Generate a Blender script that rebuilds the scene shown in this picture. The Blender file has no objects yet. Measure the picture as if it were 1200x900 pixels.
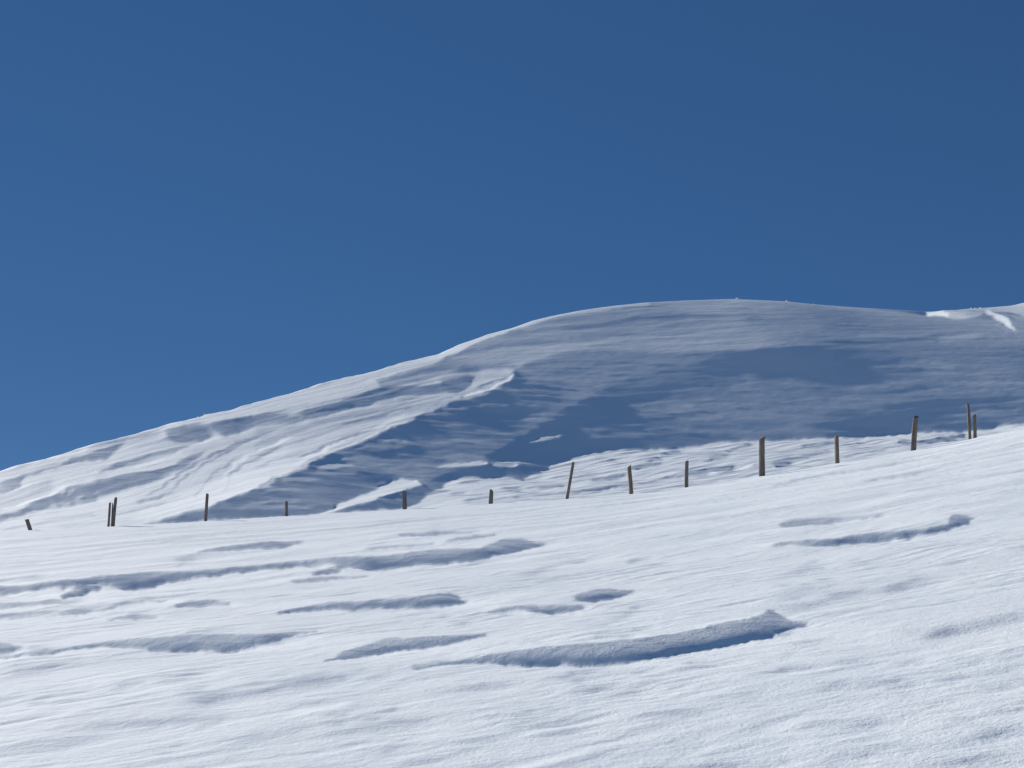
import bpy, math, random
import numpy as np

# ------------------------------------------------------------------ camera, light, sky
SC = bpy.context.scene
PITCH = math.radians(14.0)
FPX = 1648.0                       # focal length in pixels of a 1200 pixel wide picture
SUN_EL = math.radians(24.0)
SUN_PHI = math.radians(50.0)       # sun azimuth, measured from due left (-x) towards the back (+y)

cam_data = bpy.data.cameras.new('camera')
cam_data.sensor_width = 36.0
cam_data.lens = FPX / 1200.0 * 36.0
cam_data.clip_start = 0.1
cam_data.clip_end = 20000.0
cam = bpy.data.objects.new('camera', cam_data)
cam.location = (0, 0, 0)
cam.rotation_euler = (math.pi / 2 + PITCH, 0, 0)
SC.collection.objects.link(cam)
SC.camera = cam

world = bpy.data.worlds.new('World')
SC.world = world
world.use_nodes = True
wn = world.node_tree.nodes
bg = wn['Background']
sky = wn.new('ShaderNodeTexSky')
sky.sky_type = 'NISHITA'
sky.sun_disc = False
sky.sun_elevation = SUN_EL
sky.sun_rotation = -(math.pi / 2 - SUN_PHI)
sky.altitude = 3000.0
sky.air_density = 0.6
sky.dust_density = 0.0
sky.ozone_density = 3.0
sky_gamma = wn.new('ShaderNodeGamma'); sky_gamma.inputs['Gamma'].default_value = 0.47
sky_sat = wn.new('ShaderNodeHueSaturation'); sky_sat.inputs['Saturation'].default_value = 1.75; sky_sat.inputs['Hue'].default_value = 0.511
WL = world.node_tree.links
WL.new(sky.outputs['Color'], sky_gamma.inputs['Color'])
WL.new(sky_gamma.outputs['Color'], sky_sat.inputs['Color'])
WL.new(sky_sat.outputs['Color'], bg.inputs['Color'])
bg.inputs['Strength'].default_value = 0.119

Lx, Ly, Lz = (-math.cos(SUN_EL) * math.cos(SUN_PHI), math.cos(SUN_EL) * math.sin(SUN_PHI), math.sin(SUN_EL))
sun_data = bpy.data.lights.new('sun', 'SUN')
sun_data.energy = 4.7
sun_data.angle = math.radians(0.5)
sun_data.color = (1.0, 0.945, 0.875)
sun = bpy.data.objects.new('sun', sun_data)
sun.rotation_euler = (math.pi / 2 - SUN_EL, 0, math.atan2(Ly, Lx) + math.pi / 2)
sun.location = (-60, 60, 60)
SC.collection.objects.link(sun)

SC.view_settings.view_transform = 'Standard'
SC.view_settings.look = 'None'
SC.view_settings.gamma = 1.0
SC.view_settings.exposure = 0.43
SC.view_settings.use_curve_mapping = False

# ------------------------------------------------------------------ helpers: projection, noise, curves
CP, SP = math.cos(PITCH), math.sin(PITCH)

def gv(v):                         # z / y of the ray through picture row v
    cy = (450.0 - np.asarray(v, float)) / FPX
    return (SP + cy * CP) / (CP - cy * SP)

def vg(g):                         # inverse of gv
    g = np.asarray(g, float)
    cy = (g * CP - SP) / (CP + g * SP)
    return 450.0 - cy * FPX

def su(u, v):                      # x / y of the ray through (u, v)
    cy = (450.0 - np.asarray(v, float)) / FPX
    return (np.asarray(u, float) - 600.0) / FPX / (CP - cy * SP)

def us(s, g):                      # picture column of a point with x/y = s, z/y = g
    cy = (450.0 - vg(g)) / FPX
    return 600.0 + FPX * np.asarray(s) * (CP - cy * SP)

def row_curve(pts):                # picture polyline [(u, v)...] -> function s -> z/y
    p = np.array(pts, float)
    s = su(p[:, 0], p[:, 1]); g = gv(p[:, 1])
    return s, g

def smooth_interp(x, xp, fp, k):   # linear interpolation softened by averaging over a window k
    acc = 0
    for o in np.linspace(-1, 1, 7):
        acc = acc + np.interp(x + o * k, xp, fp)
    return acc / 7.0

_rng = np.random.RandomState(7)
_perm = _rng.permutation(4096)
_ang = _rng.rand(4096) * 2 * math.pi
_gx, _gy = np.cos(_ang), np.sin(_ang)

def pnoise(x, y, seed=0):          # 2-D gradient noise, about -1..1
    xi = np.floor(x).astype(np.int64); yi = np.floor(y).astype(np.int64)
    xf = x - xi; yf = y - yi
    u = xf * xf * xf * (xf * (xf * 6 - 15) + 10); w = yf * yf * yf * (yf * (yf * 6 - 15) + 10)
    def g(a, b, dx, dy):
        h = _perm[(_perm[(a + seed * 57) & 4095] + b) & 4095]
        return _gx[h] * dx + _gy[h] * dy
    n00 = g(xi, yi, xf, yf); n10 = g(xi + 1, yi, xf - 1, yf)
    n01 = g(xi, yi + 1, xf, yf - 1); n11 = g(xi + 1, yi + 1, xf - 1, yf - 1)
    a = n00 + u * (n10 - n00); b = n01 + u * (n11 - n01)
    return (a + w * (b - a)) * 1.5

def smooth(t):
    t = np.clip(t, 0, 1)
    return t * t * (3 - 2 * t)

# ------------------------------------------------------------------ terrain, near slope
CREST = [(-400, 650), (-150, 632), (0, 623), (130, 617.5), (240, 611), (335, 605), (473, 597), (574, 590.5), (668, 584.5),
         (738, 580), (805, 571.5), (892, 558), (981, 543), (1072, 528), (1138, 515.5), (1200, 499), (1400, 470), (1700, 450)]
cs, cg = row_curve(CREST)
YC = 44.0

def crest_g(s):
    return smooth_interp(s, cs, cg, 0.03)

def near_base(s, y):               # smooth near slope, height as a function of x/y and y
    sc = np.clip(s, -0.9, 0.9)
    x = s * y
    pl = -1.6 + 0.2 * y + 0.1 * np.clip(x, -30, 30) + 0.03 * np.clip(np.abs(x) - 30, 0, None) * np.sign(x)
    plc = -1.6 + 0.2 * YC + 0.1 * np.clip(sc * YC, -30, 30)
    corr = crest_g(sc) * YC - plc
    yy = np.clip(y / YC, 0, 1)
    return pl + corr * yy ** 2

def hit_near(u, v):                # where the ray through (u, v) meets the near slope
    s = su(u, v); g = gv(v)
    y = np.full(np.shape(s), 15.0) + 0.0 * s
    for _ in range(60):
        x = s * y
        corr = near_base(s, y) + 1.6 - 0.2 * y
        # -1.6 + .2 y + corr = g y
        y = np.clip(0.5 * y + 0.5 * (1.6 - corr) / np.maximum(0.2 - g, 1e-3), 3, 43.5) if False else y
        f = near_base(s, y) - g * y
        e = 1e-3
        fp = (near_base(s, y + e) - g * (y + e) - f) / e
        y = np.clip(y - f / np.where(np.abs(fp) < 1e-3, 1e-3, fp) * 0.7, 3, 43.5)
    return s, y

# wind-cut steps of the near slope: (foot line, top line, back decay m, scoop share, face angle deg)
SCARPS = [
 ([(478,785),(510,782),(545,778.5),(570,779),(600,780),(680,782),(740,777),(800,766),(850,758),(905,746),(918,741),(930,737),(944,732)],
  [(478,784),(510,780),(545,775),(600,764),(640,758),(700,753),(760,746),(800,741),(850,729),(892,719),(900,714),(907,716),(918,722),(930,727),(944,731)], 2.0, .3, 58),
 ([(380,777),(395,774),(430,770),(470,763),(520,757),(545,751),(570,745)],
  [(380,776),(395,768),(420,757),(460,749),(520,746),(550,743.5),(570,743.5)], 1.6, .3, 45),
 ([(0,773),(60,768),(100,760),(122,758),(150,763),(200,766),(275,764),(300,758),(320,752),(345,745),(372,740)],
  [(0,770),(60,765),(100,756),(122,753),(160,750),(200,748),(250,745),(290,744),(345,741.5),(372,739)], 1.8, .4, 50),
 ([(-60,770),(0,767),(15,765),(28,762)], [(-60,752),(0,753),(12,755),(28,761)], 1.5, .3, 50),
 ([(-60,706),(0,699),(60,691),(110,686),(150,691),(178,689),(200,683),(250,676),(300,670),(350,665),(385,664),(400,667),(425,669),(460,668),(500,664),(540,660),(590,652),(610,646),(641,641)],
  [(-60,697),(0,691),(60,684),(120,677),(160,672),(180,671),(200,672),(250,669),(300,664),(350,659),(400,656),(450,651),(500,645),(560,643),(575,638),(590,633),(605,631),(620,635),(641,640)], 3.0, .2, 52),
 ([(320,720),(350,718),(400,715),(440,714),(480,713),(500,713),(530,710),(543,706)],
  [(320,719),(350,713),(400,707),(440,703),(480,701),(500,698),(530,695),(538,699),(543,705)], 2.0, .2, 52),
 ([(203,711),(230,712),(250,711.5),(267,710.5)], [(203,709),(225,704),(250,704.5),(267,709.5)], 1.5, .2, 45),
 ([(72,701),(80,700),(95,698),(114,691)], [(72,699),(80,692),(90,688.5),(114,688)], 1.2, .2, 45),
 ([(-20,716),(0,714),(40,710),(62,709),(80,708)], [(-20,711),(0,709),(40,706),(62,703),(80,706)], 1.5, .2, 40),
 ([(70,720),(90,720),(108,716)], [(70,717),(88,712),(108,714)], 1.2, .2, 40),
 ([(-20,728),(20,724),(50,720),(70,717)], [(-20,725),(20,719),(50,716),(70,716)], 1.2, .2, 40),
 ([(128,727),(150,726),(183,725)], [(128,726),(155,719),(183,723.5)], 1.2, .2, 40),
 ([(110,716),(150,708),(175,704),(195,706)], [(110,715),(150,704),(175,701),(195,705)], 1.2, .2, 30),
 ([(672,704),(690,707),(715,704),(740,696)], [(672,701),(682,695),(700,691.5),(718,690),(740,695)], 1.6, .3, 50),
 ([(572,719),(600,718),(640,719),(668,718),(680,714)], [(572,718),(600,713),(620,709),(660,710),(680,711)], 1.5, .2, 35),
 ([(905,641),(935,641),(970,639.5),(1020,637),(1060,631),(1100,624),(1125,617),(1136,613),(1142,608)],
  [(905,640),(935,637),(980,632),(1040,626),(1080,621),(1108,615),(1113,605),(1120,603),(1132,605),(1142,607.5)], 3.0, .3, 55),
 ([(915,616),(940,615),(960,614.5),(1000,610.5),(1032,606.5)], [(915,611),(935,608.5),(960,607.5),(1000,606.5),(1032,605.5)], 3.0, .2, 40),
 ([(232,648),(260,647),(290,645.5),(330,642),(350,637)], [(232,646),(260,641),(285,638),(320,635),(350,635.5)], 3.0, .2, 45),
 ([(365,675),(385,673),(402,669)], [(365,672),(385,668),(402,667)], 1.5, .2, 45),
 ([(340,683),(370,682),(400,680),(430,677)], [(340,681),(370,678),(400,676),(430,676)], 2.0, .2, 35),
 ([(430,644),(460,643),(505,639.5)], [(430,642),(460,640),(505,638)], 3.0, .2, 35),
 ([(465,628),(510,627),(560,625)], [(465,626.5),(510,623.5),(560,624)], 3.0, .2, 30),
 ([(525,635),(550,632.5),(580,628)], [(525,633),(555,628.5),(580,626)], 3.0, .2, 30),
 ([(1010,566),(1040,561),(1070,557),(1100,550)], [(1010,565.5),(1040,560),(1070,555.5),(1100,549.5)], 4.0, .2, 25),
 ([(905,570),(950,560),(1000,553),(1060,542),(1100,537)], [(905,569.5),(950,558.6),(1000,551.5),(1060,540.5),(1100,536.5)], 5.0, .2, 25),
]
# soft shaded dips in the crusted snow: (u, v, half length px, half height px, strength)
DIPS = [(150,803,20,5,.7),(205,797,30,6,.6),(225,812,18,6,.6),(245,822,22,6,.9),(290,815,45,6,.6),(360,800,40,8,.7),(190,846,45,5,.9),(120,850,40,5,.6),
        (60,872,50,7,.5),(300,868,40,6,.6),(350,856,30,5,.5),(560,806,40,5,.7),(470,850,30,7,.6),(430,858,30,6,.5),(620,846,30,5,.5),(700,806,26,4,.7),
        (660,860,30,5,.6),(990,697,26,5,.9),(1048,690,22,5,.9),(1070,681,24,4,.6),(925,700,22,4,.5),(950,690,30,4,.4),(940,710,30,4,.5),(1110,738,22,7,.8),(1150,733,24,6,.6),(1180,723,26,6,.7),
        (1060,777,16,4,.6),(1055,804,16,4,.7),(980,803,24,4,.6),(1010,850,30,6,.7),(960,848,26,5,.5),(1150,866,30,6,.6),(1180,857,30,6,.6),(1000,886,30,4,.5),(1120,845,16,4,.5),
        (860,818,26,4,.4),(800,838,20,4,.5),(240,740,30,4,.4),(40,786,40,5,.6),(690,700,26,5,.4),(1165,806,22,4,.5),(560,871,30,4,.5),(770,838,30,4,.5),(835,898,30,5,.9),(1135,892,36,5,.9),(1190,832,30,2.5,.5),(760,902,40,3,.6),(1100,742,16,5,.7),(1065,738,20,5,.4)]

WA = math.radians(24.0)            # wind direction on the ground
CW, SW = math.cos(WA), math.sin(WA)

def near_detail(s, y, calm):
    x = s * y
    d = np.zeros_like(x)
    # wind crust: long soft waves, then finer ripples broken into patches
    p = x * CW + y * SW; q = -x * SW + y * CW
    patch = smooth(0.5 + 0.9 * pnoise(p / 3.0, q / 0.9, 11))
    far = np.clip(y / 12.0, 0.7, 3.0)
    warp = 0.5 * pnoise(p / 2.0, q / 2.0, 12)
    d += 0.015 * pnoise(p / 4.5, q / 1.3 + warp, 13) * far
    d += 0.0035 * pnoise(p / 1.1, q / 0.46 + warp, 14) * (.35 + .8 * patch)
    d += 0.0022 * pnoise(p / 0.32, q / 0.20 + warp, 15) * (0.15 + 1.1 * patch)
    d += 0.0014 * pnoise(x / 0.11, y / 0.10, 18) * patch
    m = np.clip(pnoise(p / 1.1, q / 0.36 + warp, 19) - .15, 0, 1)
    d += 0.027 * m * pnoise(p / 0.8, q / 0.30, 20)
    d += 0.0014 * pnoise(p / 0.22, q / 0.075 + 2 * warp, 16) * (0.15 + 1.2 * patch)
    r = 1 - np.abs(pnoise(p / 1.3, q / 0.30 + warp, 17))
    d += 0.010 * r ** 4 * patch * smooth((y - 8) / 8) 
    return d * calm

# ------------------------------------------------------------------ terrain, far slope and hill
def yc_interp(pairs):
    p = np.array(pairs, float)
    s = (p[:, 0] - 600) / FPX / CP
    return s, p[:, 1]

RIDGE = [(-500, 690), (-200, 600), (0, 553), (50, 539), (100, 525), (150, 511), (200, 497), (235, 489), (243, 486), (270, 481), (300, 472), (350, 459), (400, 444), (430, 438),
         (470, 426), (500, 419), (515, 415), (535, 406), (570, 393), (600, 385), (625, 376), (650, 370), (680, 364.5), (720, 359), (755, 355.5), (810, 352.5),
         (860, 351), (920, 354), (960, 358), (1000, 361), (1050, 364), (1085, 366), (1093, 367), (1130, 363.5), (1165, 361), (1185, 359.5), (1200, 356), (1300, 345), (1500, 350), (1800, 420)]
FOOT = [(-500, 660), (0, 626), (200, 617), (330, 608), (420, 600), (440, 598), (480, 594), (500, 583), (510, 575), (540, 562), (575, 561), (610, 558), (640, 545), (670, 536), (710, 530),
        (800, 526), (840, 519), (880, 517), (960, 514.5), (1030, 512), (1072, 507), (1130, 506.5), (1200, 496), (1500, 470), (1800, 470)]
rs, rg = row_curve(RIDGE); ts, tg = row_curve(FOOT)
YR = yc_interp([(-500, 78), (0, 84), (300, 97), (600, 113), (900, 118), (1200, 120), (1800, 126)])
YF = yc_interp([(-500, 55), (0, 55), (330, 59), (440, 70), (600, 80), (1000, 84), (1200, 80), (1800, 74)])
BUL = yc_interp([(-500, -.03), (300, -.03), (500, -.02), (700, -.02), (900, .02), (1200, .04), (1800, 0)])

def far_base(s, y):
    sc = np.clip(s, -0.62, 0.62)
    s1 = sc[0] if sc.ndim == 2 else sc
    gc = crest_g(s1); zc = gc * YC
    gr = np.interp(s1, rs, rg); yr = smooth_interp(s1, YR[0], YR[1], .05)
    gf = smooth_interp(s1, ts, tg, 0.006); yf = smooth_interp(s1, YF[0], YF[1], .05)
    zr = gr * yr; zf = gf * yf
    ym = np.full_like(yf, 50.0)
    zm = np.minimum((gc - 0.006) * ym, zc + 1.0)
    bu = smooth_interp(s1, BUL[0], BUL[1], .05)
    # nodes: crest, hidden dip, foot of the hill, mid face, ridge, behind
    yn = [np.full_like(yf, YC), ym, yf, yf + 0.5 * (yr - yf), yr, yr + 6, yr + 25, yr + 120, yr + 3000]
    zn = [zc, zm, zf, zf + 0.5 * (zr - zf) + bu * (yr - yf) * .6, zr, zr + 0.2 * 6 - 1.0, zr - 4.0, zr - 55, zr - 120]
    Yn = np.array(yn); Zn = np.array(zn)
    K = len(yn)
    dl = (Zn[1:] - Zn[:-1]) / (Yn[1:] - Yn[:-1])
    m = np.zeros_like(Zn)
    m[0] = 0.17; m[-1] = 0
    for k in range(1, K - 1):
        h0 = Yn[k] - Yn[k - 1]; h1 = Yn[k + 1] - Yn[k]
        m[k] = (dl[k - 1] * h1 + dl[k] * h0) / (h0 + h1)
    Y = np.broadcast_to(y, s.shape) if s.ndim == 2 else y
    out = np.zeros(s.shape)
    for k in range(K - 1):
        t = (Y - Yn[k]) / (Yn[k + 1] - Yn[k])
        msk = (t >= 0) & (t < 1) if k < K - 2 else (t >= 0)
        t = np.clip(t, 0, 1)
        h = (Yn[k + 1] - Yn[k])
        v = ((2 * t ** 3 - 3 * t ** 2 + 1) * Zn[k] + (t ** 3 - 2 * t ** 2 + t) * h * m[k] + (-2 * t ** 3 + 3 * t ** 2) * Zn[k + 1] + (t ** 3 - t ** 2) * h * m[k + 1])
        out = np.where(msk, v, out)
    return out

# --- how strongly the sun strikes each patch of the hill (one value per compass bearing and height angle);
#     the hill's relief is then solved so that real sunlight falls on it that way
V0, V1 = 330, 960
BT = np.zeros((V1 - V0, 1200))
def lin(g):
    c = np.asarray(g, float) / 255.0
    return ((c + 0.055) / 1.055) ** 2.4
def gB(g):
    return (lin(g) - 0.122) / 1.58
UU = np.arange(1200.0); VV = np.arange(V0, V1, dtype=float)[:, None]
IMG = np.full((V1 - V0, 1200), 200.0)
def band(top, bot, val, st=1.5, sb=1.5, se=4.0, mix=1.0):
    t = np.array(top, float); b = np.array(bot, float)
    u0 = max(t[0, 0], b[0, 0]); u1 = min(t[-1, 0], b[-1, 0])
    tv = np.interp(UU, t[:, 0], t[:, 1]); bv = np.interp(UU, b[:, 0], b[:, 1])
    if np.ndim(val) > 0:
        va = np.array(val, float); vv = np.interp(UU, va[:, 0], va[:, 1])
    else:
        vv = np.full(1200, float(val))
    a = smooth((VV - tv) / st + .5) * smooth((bv - VV) / sb + .5)
    a = a * (smooth((UU - u0) / se + .5) * smooth((u1 - UU) / se + .5))[None, :] * mix
    IMG[:] = IMG * (1 - a) + vv[None, :] * a
def line(pts, w, val, soft=1.5, se=8.0, mix=1.0):
    p = [(a[0], a[1]) for a in pts]
    band([(a, b - w / 2) for a, b in p], [(a, b + w / 2) for a, b in p], val, soft, soft, se, mix)

BIG = 2000
# shaded right-hand face
EDGE = [(170,614),(200,607),(225,600),(250,592),(270,583),(290,577),(310,570),(325,560),(350,552),(380,537),(410,523),(440,511),(470,496),(500,482),(530,471),(560,457),(590,447),(602,436)]
_r = random.Random(11); EJ = []
for (ea, eb), (ec, ed) in zip(EDGE[:-1], EDGE[1:]):
    k = max(1, int((ec - ea) / 7))
    for j in range(k):
        t = j / k; EJ.append((ea + (ec - ea) * t, eb + (ed - eb) * t + _r.uniform(-3.0, 2.5)))
EJ.append(EDGE[-1])
band([(150,620)] + EJ + [(620,425),(700,380),(760,350),(1300,350)], [(150,BIG),(1300,BIG)], [(150,126),(400,120),(560,114),(700,119),(900,119),(1050,110),(1200,98)], 7, 1, 4)
# upper half-lit part of the face
UP = [(440,449),(470,446),(500,443),(540,436),(600,430),(640,423),(680,414),(720,413),(800,417),(860,413),(900,410),(1000,408),(1100,410),(1300,412)]
band([(430,330),(1300,330)], UP, [(440,168),(480,162),(520,156),(600,155),(700,155),(850,157),(900,150),(960,130),(1000,124),(1100,120),(1200,120)], 1, 22, 12)
band([(560,405),(700,395),(900,392)], [(560,425),(640,416),(700,406),(800,410),(900,408)], 162, 12, 10, 40)
line([(470,425),(540,413),(600,404),(680,398),(740,392)], 5, 138, 4, 30)
line([(600,392),(680,384),(760,372),(800,370)], 5, 138, 4, 30)
line([(770,377),(800,372),(850,371),(890,370)], 4, 135, 4, 20)
band([(805,355),(850,354),(870,355)], [(805,366),(850,369),(870,371)], 158, 5, 5, 12)
line([(640,375),(700,367),(760,362)], 6, 155, 4, 20)
line([(870,372),(900,376),(960,382)], 10, 140, 8, 20)
line([(1000,395),(1040,393),(1060,395),(1090,393)], 5, 136, 4, 16)
line([(970,400),(1000,401),(1040,399),(1100,396),(1150,390)], 4, 112, 3, 20)
line([(1100,398),(1130,395),(1150,392)], 8, 136, 5, 16)
band([(700,415),(820,418),(900,410),(1000,410),(1100,415),(1200,420)], [(700,425),(820,430),(900,440),(1000,445),(1100,445),(1200,440)], 110, 12, 20, 40)
# streaked zone left of the long shadow
SHB = [(560,540),(600,517),(640,492),(700,458),(740,443),(780,432),(860,418)]
SHB = [(330,597),(400,590),(480,570)] + SHB
band([(x_, y_ + 4) for x_, y_ in EDGE if x_ > 325] + [(640,424),(700,416),(860,416)], SHB, [(330,126),(450,129),(560,132),(620,133),(700,135),(780,132),(860,126)], 6, 4, 20)
for i_ in range(70):
    u_ = _r.uniform(390, 690); lo = np.interp(u_, [p[0] for p in SHB], [p[1] for p in SHB]); hi = np.interp(u_, [p[0] for p in EDGE], [p[1] for p in EDGE]) if u_ < 602 else 436
    v_ = _r.uniform(hi + 6, lo - 4) if lo - hi > 12 else hi + 8
    L_ = _r.uniform(18, 55); dl = _r.uniform(.02, .10) * L_
    line([(u_ - L_ / 2, v_ - dl / 2), (u_, v_ - .6), (u_ + L_ / 2, v_ + dl / 2)], _r.uniform(2, 3.4), _r.choice([118, 148, 154]), 2.2, 12, .8)
for (a, b, c, d) in [(690,424,745,424),(700,430,760,430),(690,421,780,424),(640,434,700,436),(640,444,690,452),(620,449,672,455),(600,463,640,463),(605,456,650,461),(610,470,636,471),(650,428,690,430),(700,437,730,436),(760,426,800,427)]:
    line([(a, b), ((a + c) / 2, (b + d) / 2 - 1), (c, d)], 2.6, 138, 2.0, 16)
    line([(a + 5, b + 4), (c + 8, d + 4)], 2.5, 110, 2.0, 16, .7)
# light streaks in the dark bowl
for p, g in [([(700,486),(720,481),(745,475),(770,472),(800,477)],126),([(750,473),(790,471),(815,480),(850,490)],122),([(720,491),(760,488),(800,487)],120),
             ([(730,498),(760,497),(790,503),(810,502)],126),([(745,478),(800,484),(840,489)],120),([(815,469),(835,467)],126),([(840,473),(862,478)],120),([(790,491),(840,492)],120),
             ([(660,503),(680,500),(705,501)],128),([(860,455),(880,449),(900,446),(940,443)],120),([(905,441),(930,441)],122),([(1030,446),(1062,452)],120),([(1000,455),(1040,454)],114),
             ([(930,469),(960,468)],112),([(1015,481),(1030,480)],118),([(940,470),(955,467)],114),([(1150,472),(1170,467),(1200,460)],114),([(1150,487),(1200,480)],116),([(1090,457),(1105,459)],118),
             ([(880,525),(930,528)],104),([(640,505),(655,508),(700,512)],118)]:
    line(p, 3.6, g + 16, 2.2, 14)
for (u, v, L, g) in [(395,546.5,42,172),(420,537,40,128),(405,531,30,124),(455,517,16,150),(470,519,10,150),(435,524,30,130),(390,555,50,126),(350,562,40,134),(330,575,40,126),(320,588,60,132),(340,594,50,128),(300,595,40,124),(370,574,40,118),(310,571,20,150),(560,462,14,160),(575,455,22,150),(530,478,30,130),(510,485,30,124),(620,447,14,130),(450,540,40,114),(500,512,50,113),(470,555,60,113),(560,500,60,113)]:
    line([(u - L / 2, v + 1), (u, v - .5), (u + L / 2, v + .5)], 3.6, min(g + 24, 185), 2.0, 10)
# dark zones
line([(900,424),(850,432),(760,462),(700,482),(640,508),(600,525)][::-1], 11, 103, 9, 30, .65)
for i_ in range(90):
    u_ = _r.uniform(690, 1190); lo = np.interp(u_, [600, 800, 1000, 1200], [530, 515, 505, 480]); hi = np.interp(u_, [690, 760, 860, 1200], [495, 470, 432, 425])
    v_ = _r.uniform(hi, lo); L_ = _r.uniform(18, 60); dl = _r.uniform(.0, .10) * L_
    line([(u_ - L_ / 2, v_ - dl / 2), (u_, v_ - .8), (u_ + L_ / 2, v_ + dl / 2)], _r.uniform(2, 3.6), _r.choice([104, 132, 138]), 2.2, 14, .7)
band([(960,490),(1020,480),(1100,468),(1200,460)], [(960,518),(1000,515),(1060,512),(1200,500)], 88, 20, 4, 60)
# lit bits at the foot
band([(510,547),(530,542.5),(550,541),(568,540)], [(510,550),(530,549),(550,548),(568,546)], 195, 2, 3, 3)
band([(572,542),(600,541),(622,543)], [(572,546),(600,547),(622,548)], 182, 2, 3, 4)
band([(618,518),(635,512.5),(656,510)], [(618,519),(640,516.5),(656,512.5)], 180, 1.5, 2, 3)
line([(600,522),(640,523),(680,520)], 6, 116, 4, 20)
DB = [(420,592),(450,583),(470,575),(488,570),(494,569)]
band([(372,602),(400,590),(430,578),(455,566),(470,561),(485,563),(494,568)], [(372,604),(400,597)] + DB, 208, 1.5, 1.5, 2)
band([(415,593)] + DB[1:], [(415,598),(440,600),(470,597),(488,590),(494,580)], 118, 1.5, 1.5, 2)
# sunlit ground between fence and hill
MID = [(440,598),(470,596),(487,591),(500,583),(508,575),(520,568),(540,560),(560,559),(575,561),(600,560),(612,563),(635,553),(645,546),(670,536),(690,533),(710,528),(800,526),(840,519),(880,517),(960,514),(1030,512),(1072,507),(1130,507),(1200,496),(1300,490)]
band(MID, [(440,BIG),(1300,BIG)], 200, 2, 1, 4)
band([(598,548),(615,543),(636,545)], [(598,558),(615,562),(636,551)], 112, 3, 3, 4)
for p, w, g in [([(655,579),(700,574),(745,567),(800,559),(832,556)],3,150),([(690,563),(715,561),(736,557)],4,148),([(738,549),(755,545),(776,544)],4,150),([(757,540),(770,537),(774,539)],3,145),
                ([(600,574),(640,571),(658,570)],3,158),([(600,583),(650,578)],3,160),([(700,540),(720,540)],2,165),([(806,556),(830,551),(860,547)],4,155),([(775,532),(795,528)],3,150),([(905,546),(925,543)],6,145),
                ([(905,541),(925,538),(950,535)],4,152),([(935,535),(960,531),(975,528)],3,160),([(940,524),(960,521),(978,519)],3,152),([(820,541),(845,535),(850,534)],3,165),([(850,529),(880,520)],4,150),([(1000,517),(1008,520)],3,160),
                ([(1050,517),(1062,518),(1070,518)],6,140),([(1050,511),(1068,511)],3,200),([(960,539),(1000,532),(1040,527)],2,165),([(880,545),(905,541)],3,165),([(500,580),(525,575)],3,165),([(540,567),(560,564)],3,160),([(530,579),(545,578)],4,160),([(540,588),(572,583)],3,160),([(585,573),(610,573)],4,150),([(640,560),(700,556)],2,175)]:
    line(p, w, g, 1.6, 8)
band([(1074,518),(1100,513),(1134,507)], [(1074,521),(1100,518),(1134,512)], 125, 2, 2, 4)
# lit left-hand side of the hill
band([(-100,300),(0,540),(80,520)], [(-100,570),(0,560),(80,541)], 192, 2, 2, 4)
band([(-40,572),(0,567),(14,560),(25,557),(29,559)], [(-40,592),(0,583),(10,578),(20,572),(29,562)], 156, 3, 2, 3)
band([(-60,586),(0,583),(20,574),(60,562)], [(-60,604),(0,600),(30,590),(60,580)], 178, 3, 5, 12)
line([(25,559),(40,555),(60,549),(75,544),(92,540)], 3, 150, 1.8, 6)
band([(80,538),(90,535),(110,529),(130,523),(146,519)], [(80,542),(110,541.5),(128,537),(135,530),(146,521)], 152, 4, 1.5, 5)
line([(90,527),(120,520),(150,513),(190,504)], 9, 178, 4, 15)
line([(30,548),(80,533),(110,524)], 3, 205, 2, 15)
line([(116,553),(135,546),(150,541),(175,534),(200,530),(225,523)], 5, 155, 3, 12)
line([(120,560),(160,549),(200,536),(235,519),(262,507)], 4, 210, 2.5, 10)
band([(-60,620),(0,605),(25,597),(50,584),(80,570),(110,564),(140,557),(160,554),(180,553),(200,546),(220,535),(238,527)], [(-60,625),(0,612),(25,604),(50,597),(80,593),(110,586),(130,578),(160,571),(180,564),(200,556),(220,546),(238,532)], [(0,140),(60,138),(110,145),(150,150),(180,148),(238,165)], 4, 4, 10)
line([(0,599),(40,587),(75,571),(110,563)], 4, 208, 3, 12)
for (u, v, L) in [(60,594,8),(73,591,12),(72,577,6),(82,577,6),(88,588,8),(60,600,14),(108,590,14),(115,579,6),(95,583,7),(30,606,14)]:
    line([(u - L / 2, v), (u + L / 2, v)], 2.6, 188, 1.6, 3)
for (u, v, L) in [(80,606,60),(60,612,40),(100,614,50),(150,600,30),(20,618,30),(180,592,30),(150,612,40)]:
    line([(u - L / 2, v + 3), (u + L / 2, v - 3)], 2.5, 182, 2, 12)
band([(195,503),(215,499),(245,497)], [(195,516),(215,519),(232,517),(245,512)], 150, 5, 3, 8)
line([(140,548),(190,533),(230,520)], 3, 185, 2, 20)
band([(245,494),(265,492),(290,488),(315,484),(345,486),(360,480),(380,475),(400,469),(420,464),(443,452),(470,453),(518,450)], [(245,508),(265,512),(280,510),(295,503),(320,497),(345,497),(360,492),(380,488),(400,482),(420,477),(443,472),(470,465),(490,462),(518,462)], [(245,156),(275,142),(300,162),(340,160),(400,158),(440,160),(518,156)], 3, 1.8, 8)
line([(300,499),(320,497),(345,497)], 3, 175, 2, 8)
line([(338,486),(346,487),(356,489)], 4, 196, 2.5, 4)
band([(200,480),(260,470),(300,463),(345,450),(443,430)], [(200,498),(240,494),(300,484),(345,478),(400,464),(443,450)], 208, 2, 3, 8)
line([(190,503),(215,497),(245,490)], 3, 200, 2, 6)
line([(443,452),(460,450),(480,447),(510,443)], 4, 172, 3, 6)
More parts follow.
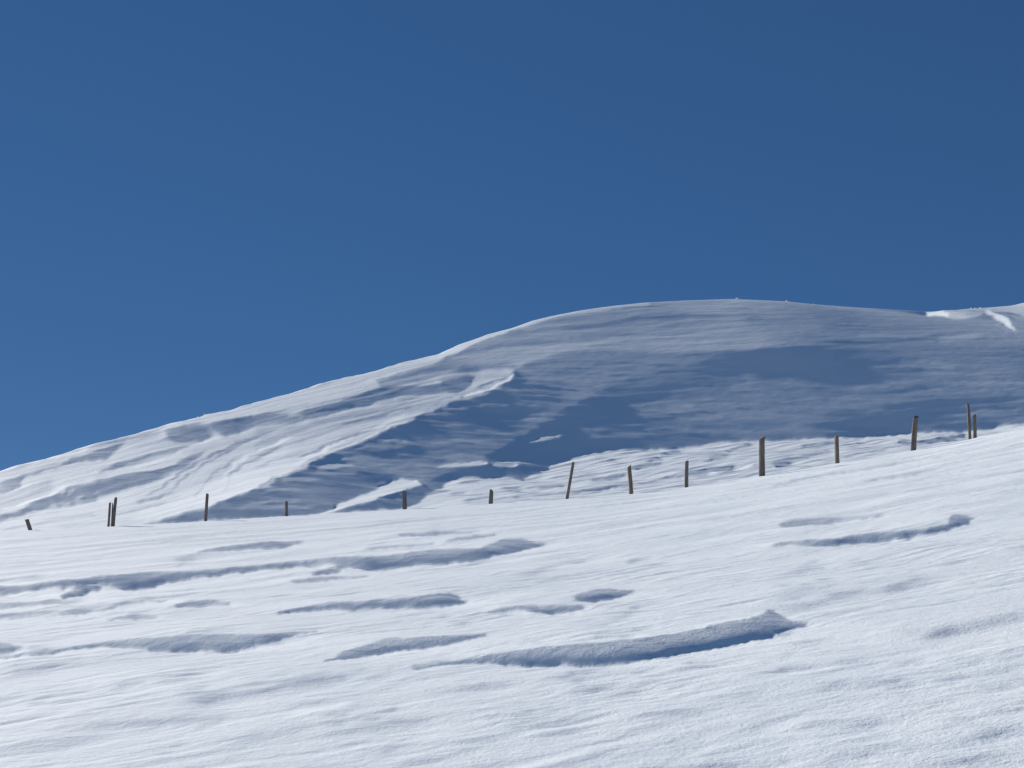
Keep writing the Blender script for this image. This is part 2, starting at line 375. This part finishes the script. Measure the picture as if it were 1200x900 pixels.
band([(440,425),(480,410),(520,400),(560,385),(620,370),(680,350),(760,340)], [(440,447),(470,437),(500,428),(520,420),(545,408),(575,396),(620,381),(680,367),(760,357)], [(440,205),(600,200),(760,180)], 1, 2.2, 8)
# tongue of lit snow and its flow lines
band([(300,503),(340,500),(380,491),(420,480),(445,474),(480,466),(518,463),(530,463)], [(300,530),(340,520),(380,508),(420,498),(445,492),(480,483),(518,475),(530,470)], 188, 2, 14, 6)
band([(240,585),(300,560),(330,548),(380,524),(430,505),(470,487)], [(240,596),(270,583),(310,568),(330,556),(380,535),(430,514),(470,495)], 218, 8, 2, 15)
band([(160,602),(200,588),(240,570),(300,540),(340,520)], [(160,612),(200,604),(240,592),(300,570),(340,552)], 212, 8, 6, 20)
for p, w, g in [([(258,572),(261,560),(268,550),(285,538),(310,526),(340,514)],3,222),([(262,574),(268,556),(290,541),(330,524)],2.5,170),([(350,536),(370,528),(400,514),(440,504)],2.6,166),([(350,538),(385,524),(410,518),(440,508)],2,222),
                ([(200,573),(215,560),(240,545),(262,530),(290,516),(320,505)],2.5,166),([(210,577),(225,562),(250,546),(280,530)],2.5,206),([(175,580),(195,566),(215,552),(240,538),(270,522),(300,511)],3,162),([(228,586),(236,570),(250,556),(275,540)],2.5,170),
                ([(160,590),(185,584),(200,577)],2.5,166),([(300,548),(320,540),(345,533)],2.5,190),([(345,548),(370,537),(395,526),(420,515),(450,502)],1.8,182),([(380,530),(420,512),(470,493),(520,473)],2,190),([(460,488),(500,473),(530,465)],2.4,184),([(400,498),(440,488),(480,478)],2.5,166)]:
    line(p, w, g, 1.8, 10)
line([(300,572),(312,566),(322,559)], 3, 165, 2, 4)
# oval scour at the end of the tongue
line([(535,434),(575,430),(600,430),(618,434)], 6, 140, 4, 20)
line([(604,432),(612,440),(606,450)], 6, 116, 3, 3)
band([(516,446),(545,440),(560,441)], [(516,461),(535,462),(545,455),(560,445)], 148, 3, 3, 4)
line([(515,446),(530,441),(548,438)], 2, 172, 1.5, 6)
band([(537,462),(548,452),(560,443),(575,438),(592,436),(596,439)], [(537,463),(552,462),(570,456),(585,450),(596,442)], 192, 1.8, 1.8, 2)
line([(545,465),(565,459),(580,453),(592,446),(602,438)], 3.2, 222, 1.4, 4)
line([(555,455),(575,449),(592,441)], 2, 138, 1.4, 6)
line([(500,482),(530,470),(560,464),(575,461)], 3, 190, 2.5, 8)
# far right: the lit edge of the next shoulder and the lit blade of snow
band([(1087,360),(1130,350),(1300,340)], [(1087,370),(1110,372),(1130,374),(1145,371),(1160,366),(1180,366),(1200,372),(1300,374)], [(1087,215),(1110,190),(1135,165),(1155,170),(1200,185)], 1, 3, 3)
band([(1086,366),(1100,364),(1112,367)], [(1086,370),(1105,371.5),(1112,373)], 235, 1, 1, 2)
band([(1155,362),(1162,365),(1175,372),(1184,379),(1190,387)], [(1155,366),(1162,371),(1175,380),(1184,386),(1190,389)], 212, 3, 3, 3)
line([(1160,369),(1168,380),(1180,389)], 4, 128, 3, 4)
line([(1172,366),(1185,371),(1200,374)], 3, 150, 2, 5)
# the near slope
CV = np.interp(UU, [p[0] for p in CREST], [p[1] for p in CREST])[None, :]
an = smooth((VV - CV) / 2 + .5)
IMG[:] = IMG * (1 - an) + (209 - (15 - 11 * UU[None, :] / 1200) * smooth((VV - 640) / 220)) * an
def gauss_dip(u, v, hl, hh, dg, slope=-.13):
    dv = VV - v - slope * (UU[None, :] - u)
    IMG[:] -= dg * np.exp(-((UU[None, :] - u) / hl) ** 2 - (dv / hh) ** 2)
for (u, v, hl, hh, st) in DIPS:
    gauss_dip(u, v, hl, hh, 48 * st)
for k in range(150):
    cu, cv = _r.uniform(-20, 1220), _r.uniform(640, 925)
    if k % 3: cu, cv = lu + _r.uniform(-45, 45), lv + _r.uniform(-9, 9)      # in loose clusters
    lu, lv = cu, cv
    gauss_dip(cu, cv, _r.uniform(6, 24), _r.uniform(1.6, 3.6) * (.6 + (cv - 600) / 400), _r.uniform(8, 30), -.16)
for foot, top, k1, k2, face in SCARPS:
    f = np.array(foot, float); t = np.array(top, float)
    th = np.max(np.interp(f[:, 0], f[:, 0], f[:, 1]) - np.interp(f[:, 0], t[:, 0], t[:, 1]))
    gtop = 152 if face >= 45 else 165
    gbot = 104 if th > 9 else (140 if face >= 45 else 152)
    if foot[0][0] == 478: gtop, gbot = 140, 88
    soft = 1.6 if face >= 45 else 3.0
    band(top, foot, gtop, soft, soft * .8, 5)
    mid = [(a, np.interp(a, t[:, 0], t[:, 1]) * .5 + b * .5) for a, b in foot]
    band(mid, foot, gbot, max(2, th * .5), soft * .8, 5)
# ragged outlines: nothing the wind cuts has a clean edge
PU = np.broadcast_to(UU[None, :], IMG.shape); PV = np.broadcast_to(VV, IMG.shape)
wu = PU + 5.0 * pnoise(PU / 26, PV / 9, 51) + 2.0 * pnoise(PU / 9, PV / 4, 52)
wv = PV + 1.5 * pnoise(PU / 24, PV / 8, 53) + 0.9 * pnoise(PU / 7, PV / 3.5, 54)
wu = np.clip(wu, 0, 1198.9); wv = np.clip(wv - V0, 0, V1 - V0 - 1.1)
wi, wj = wv.astype(int), wu.astype(int); fi, fj = wv - wi, wu - wj
IMG = (IMG[wi, wj] * (1 - fi) * (1 - fj) + IMG[wi, wj + 1] * (1 - fi) * fj + IMG[wi + 1, wj] * fi * (1 - fj) + IMG[wi + 1, wj + 1] * fi * fj)
BT = gB(IMG)
BT = np.where(BT < 0.0, np.where(VV > CV + 1, np.maximum(BT * 4, -.12), np.maximum(BT, -0.02) * .5), BT)

def sample_bt(u, v):
    u = np.clip(u, 1, 1198.99); v = np.clip(v - V0, 0, V1 - V0 - 1.01)
    ui = u.astype(int); vi = v.astype(int); uf = u - ui; vf = v - vi
    return (BT[vi, ui] * (1 - uf) * (1 - vf) + BT[vi, ui + 1] * uf * (1 - vf) + BT[vi + 1, ui] * (1 - uf) * vf + BT[vi + 1, ui + 1] * uf * vf)

CA, CB = math.cos(SUN_EL) * math.cos(SUN_PHI), math.cos(SUN_EL) * math.sin(SUN_PHI)

def solve_relief(s1, y1, H0, H, outer, iters, near):
    """least squares relief: sun incidence on the surface follows BT; stays near H0; outlines held"""
    ds = s1[1] - s1[0]; dyr = np.diff(y1); dyr = np.append(dyr, dyr[-1])[:, None]
    S = s1[None, :]; Y = y1[:, None]
    yr = smooth_interp(s1, YR[0], YR[1], .05)[None, :]
    ax = 1.0 / (ds * Y)                                       # d/dx at fixed y
    def Dx(h):
        r = np.zeros_like(h); r[:, :-1] = (h[:, 1:] - h[:, :-1]); r[:, -1] = r[:, -2]; return r * ax
    def Dy(h):
        r = np.zeros_like(h); r[:-1] = (h[1:] - h[:-1]) / dyr[:-1]; r[-1] = r[-2]; return r - S * Dx(h)
    c1 = np.broadcast_to((CA + CB * S) * ax, H0.shape); c2 = np.broadcast_to(CB / dyr, H0.shape)
    c1 = c1[:-1, :-1].copy(); c2 = c2[:-1, :-1].copy()
    def A(h):
        r = np.zeros_like(h)
        r[:-1, :-1] = c1 * (h[:-1, 1:] - h[:-1, :-1]) - c2 * (h[1:, :-1] - h[:-1, :-1])
        return r
    # the slope across the light is free of the shading: hold it gently to the base
    k1 = np.broadcast_to((math.sin(SUN_PHI) - math.cos(SUN_PHI) * S) * ax, H0.shape)[:-1, :-1].copy(); k2 = np.broadcast_to(math.cos(SUN_PHI) / dyr, H0.shape)[:-1, :-1].copy()
    nu = 0.012 if near else 0.03
    def N(h):
        q = nu * (k1 * (h[:-1, 1:] - h[:-1, :-1]) + k2 * (h[1:, :-1] - h[:-1, :-1]))
        o = np.zeros_like(h)
        o[:-1, :-1] -= (k1 + k2) * q
        o[:-1, 1:] += k1 * q
        o[1:, :-1] += k2 * q
        return o
    def AT(r):
        o = np.zeros_like(r); q = r[:-1, :-1]
        o[:-1, :-1] += (c2 - c1) * q
        o[:-1, 1:] += c1 * q
        o[1:, :-1] -= c2 * q
        return o
    def P(h):
        r = np.zeros_like(h)
        r[1:-1, 1:-1] = (4 * h[1:-1, 1:-1] - h[:-2, 1:-1] - h[2:, 1:-1] - h[1:-1, :-2] - h[1:-1, 2:])
        return r
    mu = (0.006 if near else (0.03 if len(y1) < 200 else 0.006)) / (dyr * dyr)
    side = smooth((np.abs(S) - 0.43) / 0.06)
    if near:
        hold = 1.0 / (0.13 * Y) ** 2 + 3.0 * smooth((Y - 39.0) / 4.0) + 40 * smooth((Y - 42.5) / 1.0)
        vis = 1 - smooth((Y - 41.0) / 2.5) + 0 * S
        margin = 0.004
    else:
        hold = 1.0 / 22.0 ** 2 + 40.0 * np.exp(-((Y - yr) / 0.8) ** 2) + 3.0 * smooth((Y - yr - 1) / 2) + 2.0 * smooth((54.0 - Y) / 2.0)
        vis = np.where((Y < yr + 0.3) & (Y > 53), 1.0, 0.0)
        margin = 0.03
    hold = hold + 0.4 * side * (10 if near else 1) + 0 * H0
    W = vis * (1 - side)
    for o in range(outer):
        g = H / Y
        Bt = sample_bt(us(S, g), vg(g))
        pc = np.empty_like(H); pc[:-1] = (H[1:] - H[:-1]) / dyr[:-1]; pc[-1] = pc[-2]
        room = (0.6 * 1.6 / Y) if near else 0.10
        Wg = W * (0.15 + 0.85 * smooth((pc - g) / room)) if near else W * (0.7 + 0.3 * smooth((pc - g) / room))
        if not near: Wg = Wg * smooth((g - crest_g(s1)[None, :]) / 0.004 + 1.0)
        Bt = np.minimum(Bt, 0.34 if near else 0.31 + 0.09 * smooth((S + .30) / .2))
        hx = Dx(H); hy = Dy(H)
        nn = np.sqrt(1 + hx * hx + hy * hy)
        res = Bt * nn - math.sin(SUN_EL) - A(H)
        res[-1] = 0; res[:, -1] = 0
        # keep the surface from folding out of sight
        p_ = (H[1:] - H[:-1]) / dyr[:-1]; need = (H / Y)[:-1] + margin - p_
        fw = np.where(need > 0, 3.0, 0.0) * W[:-1]
        def F2(h):
            q = fw * (h[1:] - h[:-1]) / dyr[:-1] ** 2
            o = np.zeros_like(h); o[:-1] -= q; o[1:] += q; return o
        q = fw * need / dyr[:-1]
        b = AT(Wg * res) - hold * (H - H0) - P(mu * P(H - H0)) - N(H - H0)
        b[:-1] -= q; b[1:] += q
        M = hold + 20 * mu
        M[:-1, :-1] += nu * (k1 + k2) ** 2; M[:-1, 1:] += nu * k1 ** 2; M[1:, :-1] += nu * k2 ** 2
        M[:-1, :-1] += Wg[:-1, :-1] * (c2 - c1) ** 2; M[:-1, 1:] += Wg[:-1, :-1] * c1 ** 2; M[1:, :-1] += Wg[:-1, :-1] * c2 ** 2
        M[:-1] += fw / dyr[:-1] ** 2; M[1:] += fw / dyr[:-1] ** 2
        M = 1.0 / M
        x = np.zeros_like(H); r = b.copy()
        z = M * r; p = z.copy(); rz = np.sum(r * z)
        for it in range(iters):
            Ap = AT(Wg * A(p)) + hold * p + P(mu * P(p)) + N(p) + F2(p)
            al = rz / np.sum(p * Ap)
            x += al * p; r -= al * Ap
            z = M * r; rz2 = np.sum(r * z)
            p = z + (rz2 / rz) * p; rz = rz2
        H = H + (0.8 if near else 0.6) * x
    return H

def upsample(H, n_new):
    T = np.empty((H.shape[0], n_new[1]))
    a = np.linspace(0, 1, H.shape[1]); b = np.linspace(0, 1, n_new[1])
    for i in range(H.shape[0]): T[i] = np.interp(b, a, H[i])
    f = np.linspace(0, H.shape[0] - 1.0, n_new[0]); i = np.clip(f.astype(int), 0, H.shape[0] - 2); t = (f - i)[:, None]
    return T[i] * (1 - t) + T[i + 1] * t

YB0, YB1 = 44.0, 128.0
def multires(ns, ny, base, rows, near, plan):
    d = None
    for div, outer, iters in plan:
        s1 = np.linspace(-0.50, 0.50, ns // div); y1 = rows(ny // div)
        Hb = base(np.broadcast_to(s1, (len(y1), len(s1))), y1[:, None])
        H = Hb.copy() if d is None else Hb + upsample(d, Hb.shape)
        H = solve_relief(s1, y1, Hb, H, outer, iters, near)
        d = H - Hb
    return s1, y1, H, Hb

def hill_noise(s, y, H):
    x = s * y
    g = H / y; u = us(s, g)
    lit = sample_bt(u, vg(g))
    lit = smooth((lit - .05) / .15)
    yr = smooth_interp(s[0], YR[0], YR[1], .05)[None, :]
    fade = smooth((y - 45) / 8) * (0.5 + 0.5 * smooth((yr - y) / 3))
    w = pnoise(x / 9, H / 4, 21)
    a = 0.035 * pnoise(x / 5.0, H / 0.8 + 0.6 * w, 22) + 0.016 * pnoise(x / 2.2, H / 0.35 + w, 23) + 0.007 * pnoise(x / 0.9, H / 0.16 + w, 24)
    q = H - 0.42 * x
    b = 0.030 * pnoise(x / 7.0, q / 0.9 + w, 25) + 0.014 * pnoise(x / 3.0, q / 0.4 + w, 26) + 0.006 * pnoise(x / .8, q / .2, 27)
    mid = 0.055 * pnoise((x * CW + y * SW) / 4.0, (y * CW - x * SW) / 0.9, 28) + 0.035 * pnoise((x * CW + y * SW) / 1.4, (y * CW - x * SW) / 0.35, 29)
    left = smooth((0.02 - s) / 0.1)
    far = smooth((y - 76) / 10 + smooth((-s - .05) / .1))
    deep = smooth((.012 - sample_bt(u, vg(g))) / .02)
    n = (1 - lit) * a * (.45 + .35 * deep) + lit * (left * b + (1 - left) * (far * a + (1 - far) * mid))
    n = n * fade
    rim = np.exp(-((yr - y) / 1.6) ** 2) * smooth((-s + .02) / .1)
    return n + rim * (0.05 * pnoise(x / 0.9, y / 0.9, 41) + 0.10 * np.clip(pnoise(x / 2.6, y / 3, 42), 0, 1))

# ------------------------------------------------------------------ mesh sheets
def sheet(name, X, Y, Z, mat):
    ny, nx = X.shape
    me = bpy.data.meshes.new(name)
    nv = nx * ny
    co = np.empty((nv, 3), np.float32)
    co[:, 0] = X.ravel(); co[:, 1] = Y.ravel(); co[:, 2] = Z.ravel()
    idx = np.arange(nv, dtype=np.int32).reshape(ny, nx)
    q = np.stack([idx[:-1, :-1], idx[:-1, 1:], idx[1:, 1:], idx[1:, :-1]], -1).reshape(-1, 4)
    nf = len(q)
    me.vertices.add(nv); me.vertices.foreach_set('co', co.ravel())
    me.loops.add(nf * 4); me.loops.foreach_set('vertex_index', q.ravel().astype(np.int32))
    me.polygons.add(nf)
    me.polygons.foreach_set('loop_start', np.arange(0, nf * 4, 4, dtype=np.int32))
    me.polygons.foreach_set('use_smooth', np.ones(nf, bool))
    me.update(calc_edges=True)
    me.materials.append(mat)
    o = bpy.data.objects.new(name, me)
    o['kind'] = 'structure'
    SC.collection.objects.link(o)
    return o

def snow_material(name, k, bump):
    m = bpy.data.materials.new(name); m.use_nodes = True
    n = m.node_tree.nodes; L = m.node_tree.links
    b = n['Principled BSDF']
    tc = n.new('ShaderNodeTexCoord')
    mp = n.new('ShaderNodeMapping'); mp.inputs['Rotation'].default_value = (0, 0, -WA); mp.inputs['Scale'].default_value = (0.7, 1.0, 1.0)
    L.new(tc.outputs['Object'], mp.inputs['Vector'])
    n1 = n.new('ShaderNodeTexNoise'); n1.inputs['Scale'].default_value = 5.0 * k; n1.inputs['Detail'].default_value = 6; n1.inputs['Roughness'].default_value = .62
    n2 = n.new('ShaderNodeTexNoise'); n2.inputs['Scale'].default_value = 38.0 * k; n2.inputs['Detail'].default_value = 4; n2.inputs['Roughness'].default_value = .7
    n3 = n.new('ShaderNodeTexNoise'); n3.inputs['Scale'].default_value = 0.9 * k; n3.inputs['Detail'].default_value = 3
    for q in (n1, n3): L.new(mp.outputs['Vector'], q.inputs['Vector'])
    L.new(tc.outputs['Object'], n2.inputs['Vector'])
    cr = n.new('ShaderNodeValToRGB')
    cr.color_ramp.elements[0].position = .35; cr.color_ramp.elements[0].color = (.835, .90, .93, 1)
    cr.color_ramp.elements[1].position = .65; cr.color_ramp.elements[1].color = (.88, .935, .955, 1)
    L.new(n3.outputs['Fac'], cr.inputs['Fac']); L.new(cr.outputs['Color'], b.inputs['Base Color'])
    b1 = n.new('ShaderNodeBump'); b1.inputs['Strength'].default_value = bump; b1.inputs['Distance'].default_value = 0.03 / k
    b2 = n.new('ShaderNodeBump'); b2.inputs['Strength'].default_value = bump; b2.inputs['Distance'].default_value = 0.006 / k
    b2.inputs['Strength'].default_value = min(1.0, bump * 1.6)
    L.new(n1.outputs['Fac'], b1.inputs['Height']); L.new(n2.outputs['Fac'], b2.inputs['Height'])
    L.new(b1.outputs['Normal'], b2.inputs['Normal']); L.new(b2.outputs['Normal'], b.inputs['Normal'])
    b.inputs['Roughness'].default_value = 0.85
    b.inputs['Specular IOR Level'].default_value = 0.06
    return m

snow_near = snow_material('wind_crusted_snow', 1.0, 0.5)
snow_far = snow_material('drifted_snow', 0.35, 0.35)

def wide(core, step, out, n):      # extend an even range outwards with growing steps
    g = np.geomspace(step, out, n)
    a = core[-1] + np.cumsum(g); b = core[0] - np.cumsum(g)
    return np.concatenate([b[::-1], core, a])

NS = 960
SX = 0.50                          # the finely meshed fan reaches to x/y = +-SX
score = np.linspace(-SX, SX, NS)
step = score[1] - score[0]
s_all = wide(score, step * 1.4, 0.9, 30)
# near slope: rows even in picture height
NY = 880
def near_rows(n): return 1.0 / np.linspace(1 / 5.6, 1 / YB0, n)
yrow = near_rows(NY)
yrow = np.concatenate([np.array([0.6, 1.2, 2, 2.8, 3.5, 4.2, 4.9, 5.3]), yrow])
S2 = np.broadcast_to(s_all, (len(yrow), len(s_all))).copy(); Y2 = np.broadcast_to(yrow[:, None], S2.shape).copy()
Z = near_base(S2, Y2)
sN, yN, HN, HNb = multires(NS, NY, near_base, near_rows, True, [(4, 8, 160), (2, 4, 80), (1, 2, 40)])
rel = np.zeros_like(Z); rel[8:, 30:30 + NS] = HN - HNb
for k in range(1, 31):
    rel[8:, 30 - k] = rel[8:, 30] * math.exp(-((s_all[30 + NS - 1 + k] - 0.50) / 0.05) ** 2)
    rel[8:, 30 + NS - 1 + k] = rel[8:, 30 + NS - 1] * math.exp(-((s_all[30 + NS - 1 + k] - 0.50) / 0.05) ** 2)
for k in range(8): rel[k] = rel[8] * smooth((yrow[k] - 3) / 2.6)
gy = np.gradient(rel, axis=0) / np.gradient(Y2, axis=0)
calm = 1.0 / (1.0 + 6.0 * np.clip(gy, 0, 1))
calm = (calm + np.roll(calm, 3, 0) + np.roll(calm, -3, 0)) / 3
det = near_detail(S2, Y2, calm)
det *= smooth((YB0 + .01 - Y2) / 5.0) * smooth((0.62 - np.abs(S2)) / .1)
Z += det + rel
# ground behind the camera continues the same slope
yb = np.array([-3000, -800, -200, -60, -20, -6, -2, -.5, .2])
sheet('snow_slope', S2 * Y2, Y2, Z, snow_near)
xs = np.array([-4000, -1200, -400, -120, -40, -15, -6, -2.2, -1.0, 0, 1.0, 2.2, 6, 15, 40, 120, 400, 1200, 4000.0])
XB, YBk = np.meshgrid(xs, np.append(yb, 0.6))
ZB = -1.6 + 0.2 * np.clip(YBk, -260, 5) + 0.1 * np.clip(XB, -30, 30) + 0.03 * np.clip(np.abs(XB) - 30, 0, 600) * np.sign(XB) - 0.03
sheet('snow_ground', XB, YBk, ZB, snow_near)

# hill
NYH = 460
s2, y2, Hh, Hb = multires(NS, NYH, far_base, lambda n: np.linspace(YB0, YB1, n), False, [(4, 10, 140), (2, 4, 90), (1, 2, 45)])
SS = np.broadcast_to(s2, Hh.shape).copy(); YY = np.broadcast_to(y2[:, None], Hh.shape).copy()
Hn = Hh + hill_noise(SS, YY, Hh)
y_ext = np.concatenate([y2, YB1 + np.cumsum(np.geomspace(0.6, 900, 26))])
SE = np.broadcast_to(s_all, (len(y_ext), len(s_all))).copy(); YE = np.broadcast_to(y_ext[:, None], SE.shape).copy()
ZE = far_base(SE, YE)
n0 = 30
dH = Hn - Hb
ZE[:len(y2), n0:n0 + NS] += dH
for k in range(1, n0 + 1):         # let the relief die out beyond the sides
    wgt = math.exp(-((s_all[n0 + NS - 1 + k] - 0.50) / 0.08) ** 2)
    ZE[:len(y2), n0 - k] += dH[:, 0] * wgt
    ZE[:len(y2), n0 + NS - 1 + k] += dH[:, -1] * wgt
for k in range(1, 27):
    ZE[len(y2) - 1 + k, n0:n0 + NS] += dH[-1] * math.exp(-((y_ext[len(y2) - 1 + k] - YB1) / 4.0))
# behind the ridge the two outer sides drop to the valley as well
sheet('snow_hill', SE * YE, YE, ZE, snow_far)

def ground_z(x, y):                # height of whichever sheet carries a point
    s = x / y
    if y < YB0:
        j = np.searchsorted(s_all, s); i = np.searchsorted(yrow, y)
        return float(Z[min(i, len(yrow) - 1), j])
    j = np.searchsorted(s_all, s); i = np.searchsorted(y_ext, y)
    return float(ZE[i, j])

# ------------------------------------------------------------------ fence posts
def wood_material():
    m = bpy.data.materials.new('weathered_wood'); m.use_nodes = True
    n = m.node_tree.nodes; L = m.node_tree.links
    b = n['Principled BSDF']; b.inputs['Roughness'].default_value = .85; b.inputs['Specular IOR Level'].default_value = .2
    tc = n.new('ShaderNodeTexCoord'); mp = n.new('ShaderNodeMapping'); mp.inputs['Scale'].default_value = (26, 26, 2.2)
    L.new(tc.outputs['Object'], mp.inputs['Vector'])
    nz = n.new('ShaderNodeTexNoise'); nz.inputs['Scale'].default_value = 1.6; nz.inputs['Detail'].default_value = 5
    L.new(mp.outputs['Vector'], nz.inputs['Vector'])
    cr = n.new('ShaderNodeValToRGB')
    cr.color_ramp.elements[0].position = .3; cr.color_ramp.elements[0].color = (.08, .062, .052, 1)
    cr.color_ramp.elements[1].position = .7; cr.color_ramp.elements[1].color = (.32, .26, .21, 1)
    L.new(nz.outputs['Fac'], cr.inputs['Fac']); L.new(cr.outputs['Color'], b.inputs['Base Color'])
    bp = n.new('ShaderNodeBump'); bp.inputs['Strength'].default_value = .8; bp.inputs['Distance'].default_value = .01
    L.new(nz.outputs['Fac'], bp.inputs['Height']); L.new(bp.outputs['Normal'], b.inputs['Normal'])
    return m
wood = wood_material()

def stake_mesh(name, length, radius, rnd, flat=1.0, slant=0.3, split=False):
    """a hewn stake: uneven cross-section with grooves, slight bow, slanting weathered top"""
    N = 14; K = 12
    ph = rnd.random() * 6.28
    prof = [1 + .10 * math.sin(2 * a + ph) + .07 * math.sin(5 * a + ph * 2) + rnd.uniform(-.05, .05) for a in [2 * math.pi * i / N for i in range(N)]]
    bow = rnd.uniform(-.25, .25) * radius
    vs = []; fs = []
    for k in range(K):
        t = k / (K - 1)
        z = -0.5 + (length + .5) * t
        r = radius * (1.05 - .12 * t) * (1 + rnd.uniform(-.03, .03))
        for i in range(N):
            a = 2 * math.pi * i / N
            rr = r * prof[i] * (1 + rnd.uniform(-.02, .02))
            zz = z
            if k == K - 1: zz += radius * slant * math.cos(a - ph) * 2 + (rnd.uniform(-.3, .3) * radius if split else rnd.uniform(-.08, .08) * radius)
            vs.append((rr * math.cos(a) + bow * math.sin(t * 3.1), rr * math.sin(a) * flat, zz))
    for k in range(K - 1):
        for i in range(N):
            j = (i + 1) % N
            fs.append((k * N + i, k * N + j, (k + 1) * N + j, (k + 1) * N + i))
    cx = sum(v[0] for v in vs[-N:]) / N; cy_ = sum(v[1] for v in vs[-N:]) / N; cz = sum(v[2] for v in vs[-N:]) / N
    vs.append((cx, cy_, cz - .15 * radius))
    for i in range(N):
        fs.append(((K - 1) * N + i, (K - 1) * N + (i + 1) % N, len(vs) - 1))
    me = bpy.data.meshes.new(name); me.from_pydata(vs, [], fs); me.materials.append(wood)
    return me

GROUP = 'weathered wooden fence posts along the snowy crest'
# u base, v base, u top, v top, width px, y, label
POSTS = [
 (35.5, 622, 31.5, 608.5, 4.6, 44.6, 'short stubby post leaning left, leftmost of the whole fence line'),
 (126.8, 618.5, 129.0, 589.5, 2.7, 44.7, 'thin stake just left of a taller split post near the left end'),
 (132.7, 618.5, 135.2, 584, 3.6, 44.5, 'tall split post beside a thin stake near the left end of the fence'),
 (241.3, 612, 243.3, 580, 3.8, 44.5, 'slim tall post standing in front of the bright lit slope, nearly upright'),
 (336.2, 606, 335.6, 589, 4.0, 44.6, 'short thin post alone in front of the foot of the shaded hollow'),
 (474, 598, 474, 577, 5.8, 44.4, 'short thick dark post standing in front of the rounded sunlit drift'),
 (574.8, 591, 575.8, 576, 5.6, 44.6, 'shortest squat post, left neighbour of the strongly leaning thin one'),
 (664.2, 586, 671.6, 543, 4.0, 44.4, 'long thin post leaning strongly to the right'),
 (739.2, 582, 737.0, 547, 5.2, 44.4, 'post tilted slightly left, right neighbour of the strongly leaning one'),
 (805, 573, 805, 542, 4.8, 44.4, 'straight upright post of middle height left of the thickest post'),
 (893, 559, 893, 512, 7.2, 43.9, 'thickest and tallest stout post with a pale strip near its top'),
 (981.6, 544, 980.2, 511.5, 5.2, 44.2, 'middle-sized post between the thickest post and the one with a sunlit edge'),
 (1070.8, 529, 1074, 488, 6.2, 44.2, 'stout post leaning right with a bright sunlit left edge'),
 (1136.6, 516.5, 1135.2, 472, 3.4, 44.4, 'tall thin pole next to a shorter post at the right end'),
 (1142.4, 516.5, 1142.0, 486, 4.0, 44.3, 'shorter post touching a tall thin pole, rightmost of the fence line'),
]
rnd = random.Random(4)
for i, (ub, vb, ut, vt, w, y, lab) in enumerate(POSTS):
    x0 = float(su(ub, vb)) * y; z0 = float(gv(vb)) * y
    x1 = float(su(ut, vt)) * y; z1 = float(gv(vt)) * y
    dx, dz = x1 - x0, z1 - z0
    Ln = math.hypot(dx, dz); rad = w / 2 * y / FPX
    dyt = rnd.uniform(-.04, .06) * Ln
    me = stake_mesh('fence_post', Ln, rad, rnd, slant=rnd.uniform(.1, .5), split=(i in (2, 5, 12)))
    o = bpy.data.objects.new('fence_post', me)
    o.location = (x0, y, z0)
    o.rotation_euler = (-math.atan2(dyt, dz), math.atan2(dx, dz), 0)
    o['label'] = lab; o['category'] = 'fence post'; o['group'] = GROUP
    SC.collection.objects.link(o)
    if i == 2:                     # the sliver split off the left side of this post
        sm = stake_mesh('split_sliver', Ln * .82, rad * .5, rnd, slant=.8)
        c = bpy.data.objects.new('split_sliver', sm); c.parent = o; c.location = (-rad * 1.15, -.01, 0); c.rotation_euler = (0, -.03, 0)
        SC.collection.objects.link(c)

# ------------------------------------------------------------------ snow lumps
def lump_mesh(r, rnd):
    import bmesh
    bm = bmesh.new(); bmesh.ops.create_icosphere(bm, subdivisions=2, radius=r)
    off = rnd.random() * 100
    for v in bm.verts:
        c = v.co / r
        k = 1 + .28 * float(pnoise(np.array([c.x * 1.7 + off]), np.array([c.y * 1.7 + c.z * 2.1]), 31)[0])
        v.co *= k; v.co.z *= .75
    me = bpy.data.meshes.new('snow_lump'); bm.to_mesh(me); bm.free()
    for p in me.polygons: p.use_smooth = True
    me.materials.append(snow_far)
    return me
LUMPS = [(864, 1.9, 'bright snow lump on the summit rim at the highest point of the ridge'),
         (922, 1.6, 'larger of two small snow lumps on the ridge right of the summit'),
         (953, 1.2, 'smaller of two snow lumps on the ridge right of the summit'),
         (1138.5, 1.6, 'leftmost snow lump of the cluster on the far right shoulder'),
         (1143.5, 1.5, 'second snow lump of the cluster on the far right shoulder'),
         (1149, 1.2, 'smallest snow lump of the cluster on the far right shoulder'),
         (240, 1.3, 'snow lump on the sunlit ridge far down the left flank'),
         (232, 1.0, 'snow lump just below another on the left flank ridge')]
for (u, r, lab) in LUMPS:
    s = (u - 600) / FPX / CP
    for _ in range(6): s = float(su(u, vg(np.interp(s, rs, rg))))
    yr = float(smooth_interp(np.array([s]), YR[0], YR[1], .05)[0]) - .3
    zz = ground_z(s * yr, yr)
    R_ = r * yr / FPX
    o = bpy.data.objects.new('snow_lump', lump_mesh(R_, rnd)); o.location = (s * yr, yr, zz + .3 * R_)
    o['label'] = lab; o['category'] = 'snow lump'; o['group'] = 'lumps of snow on the ridge'
    SC.collection.objects.link(o)
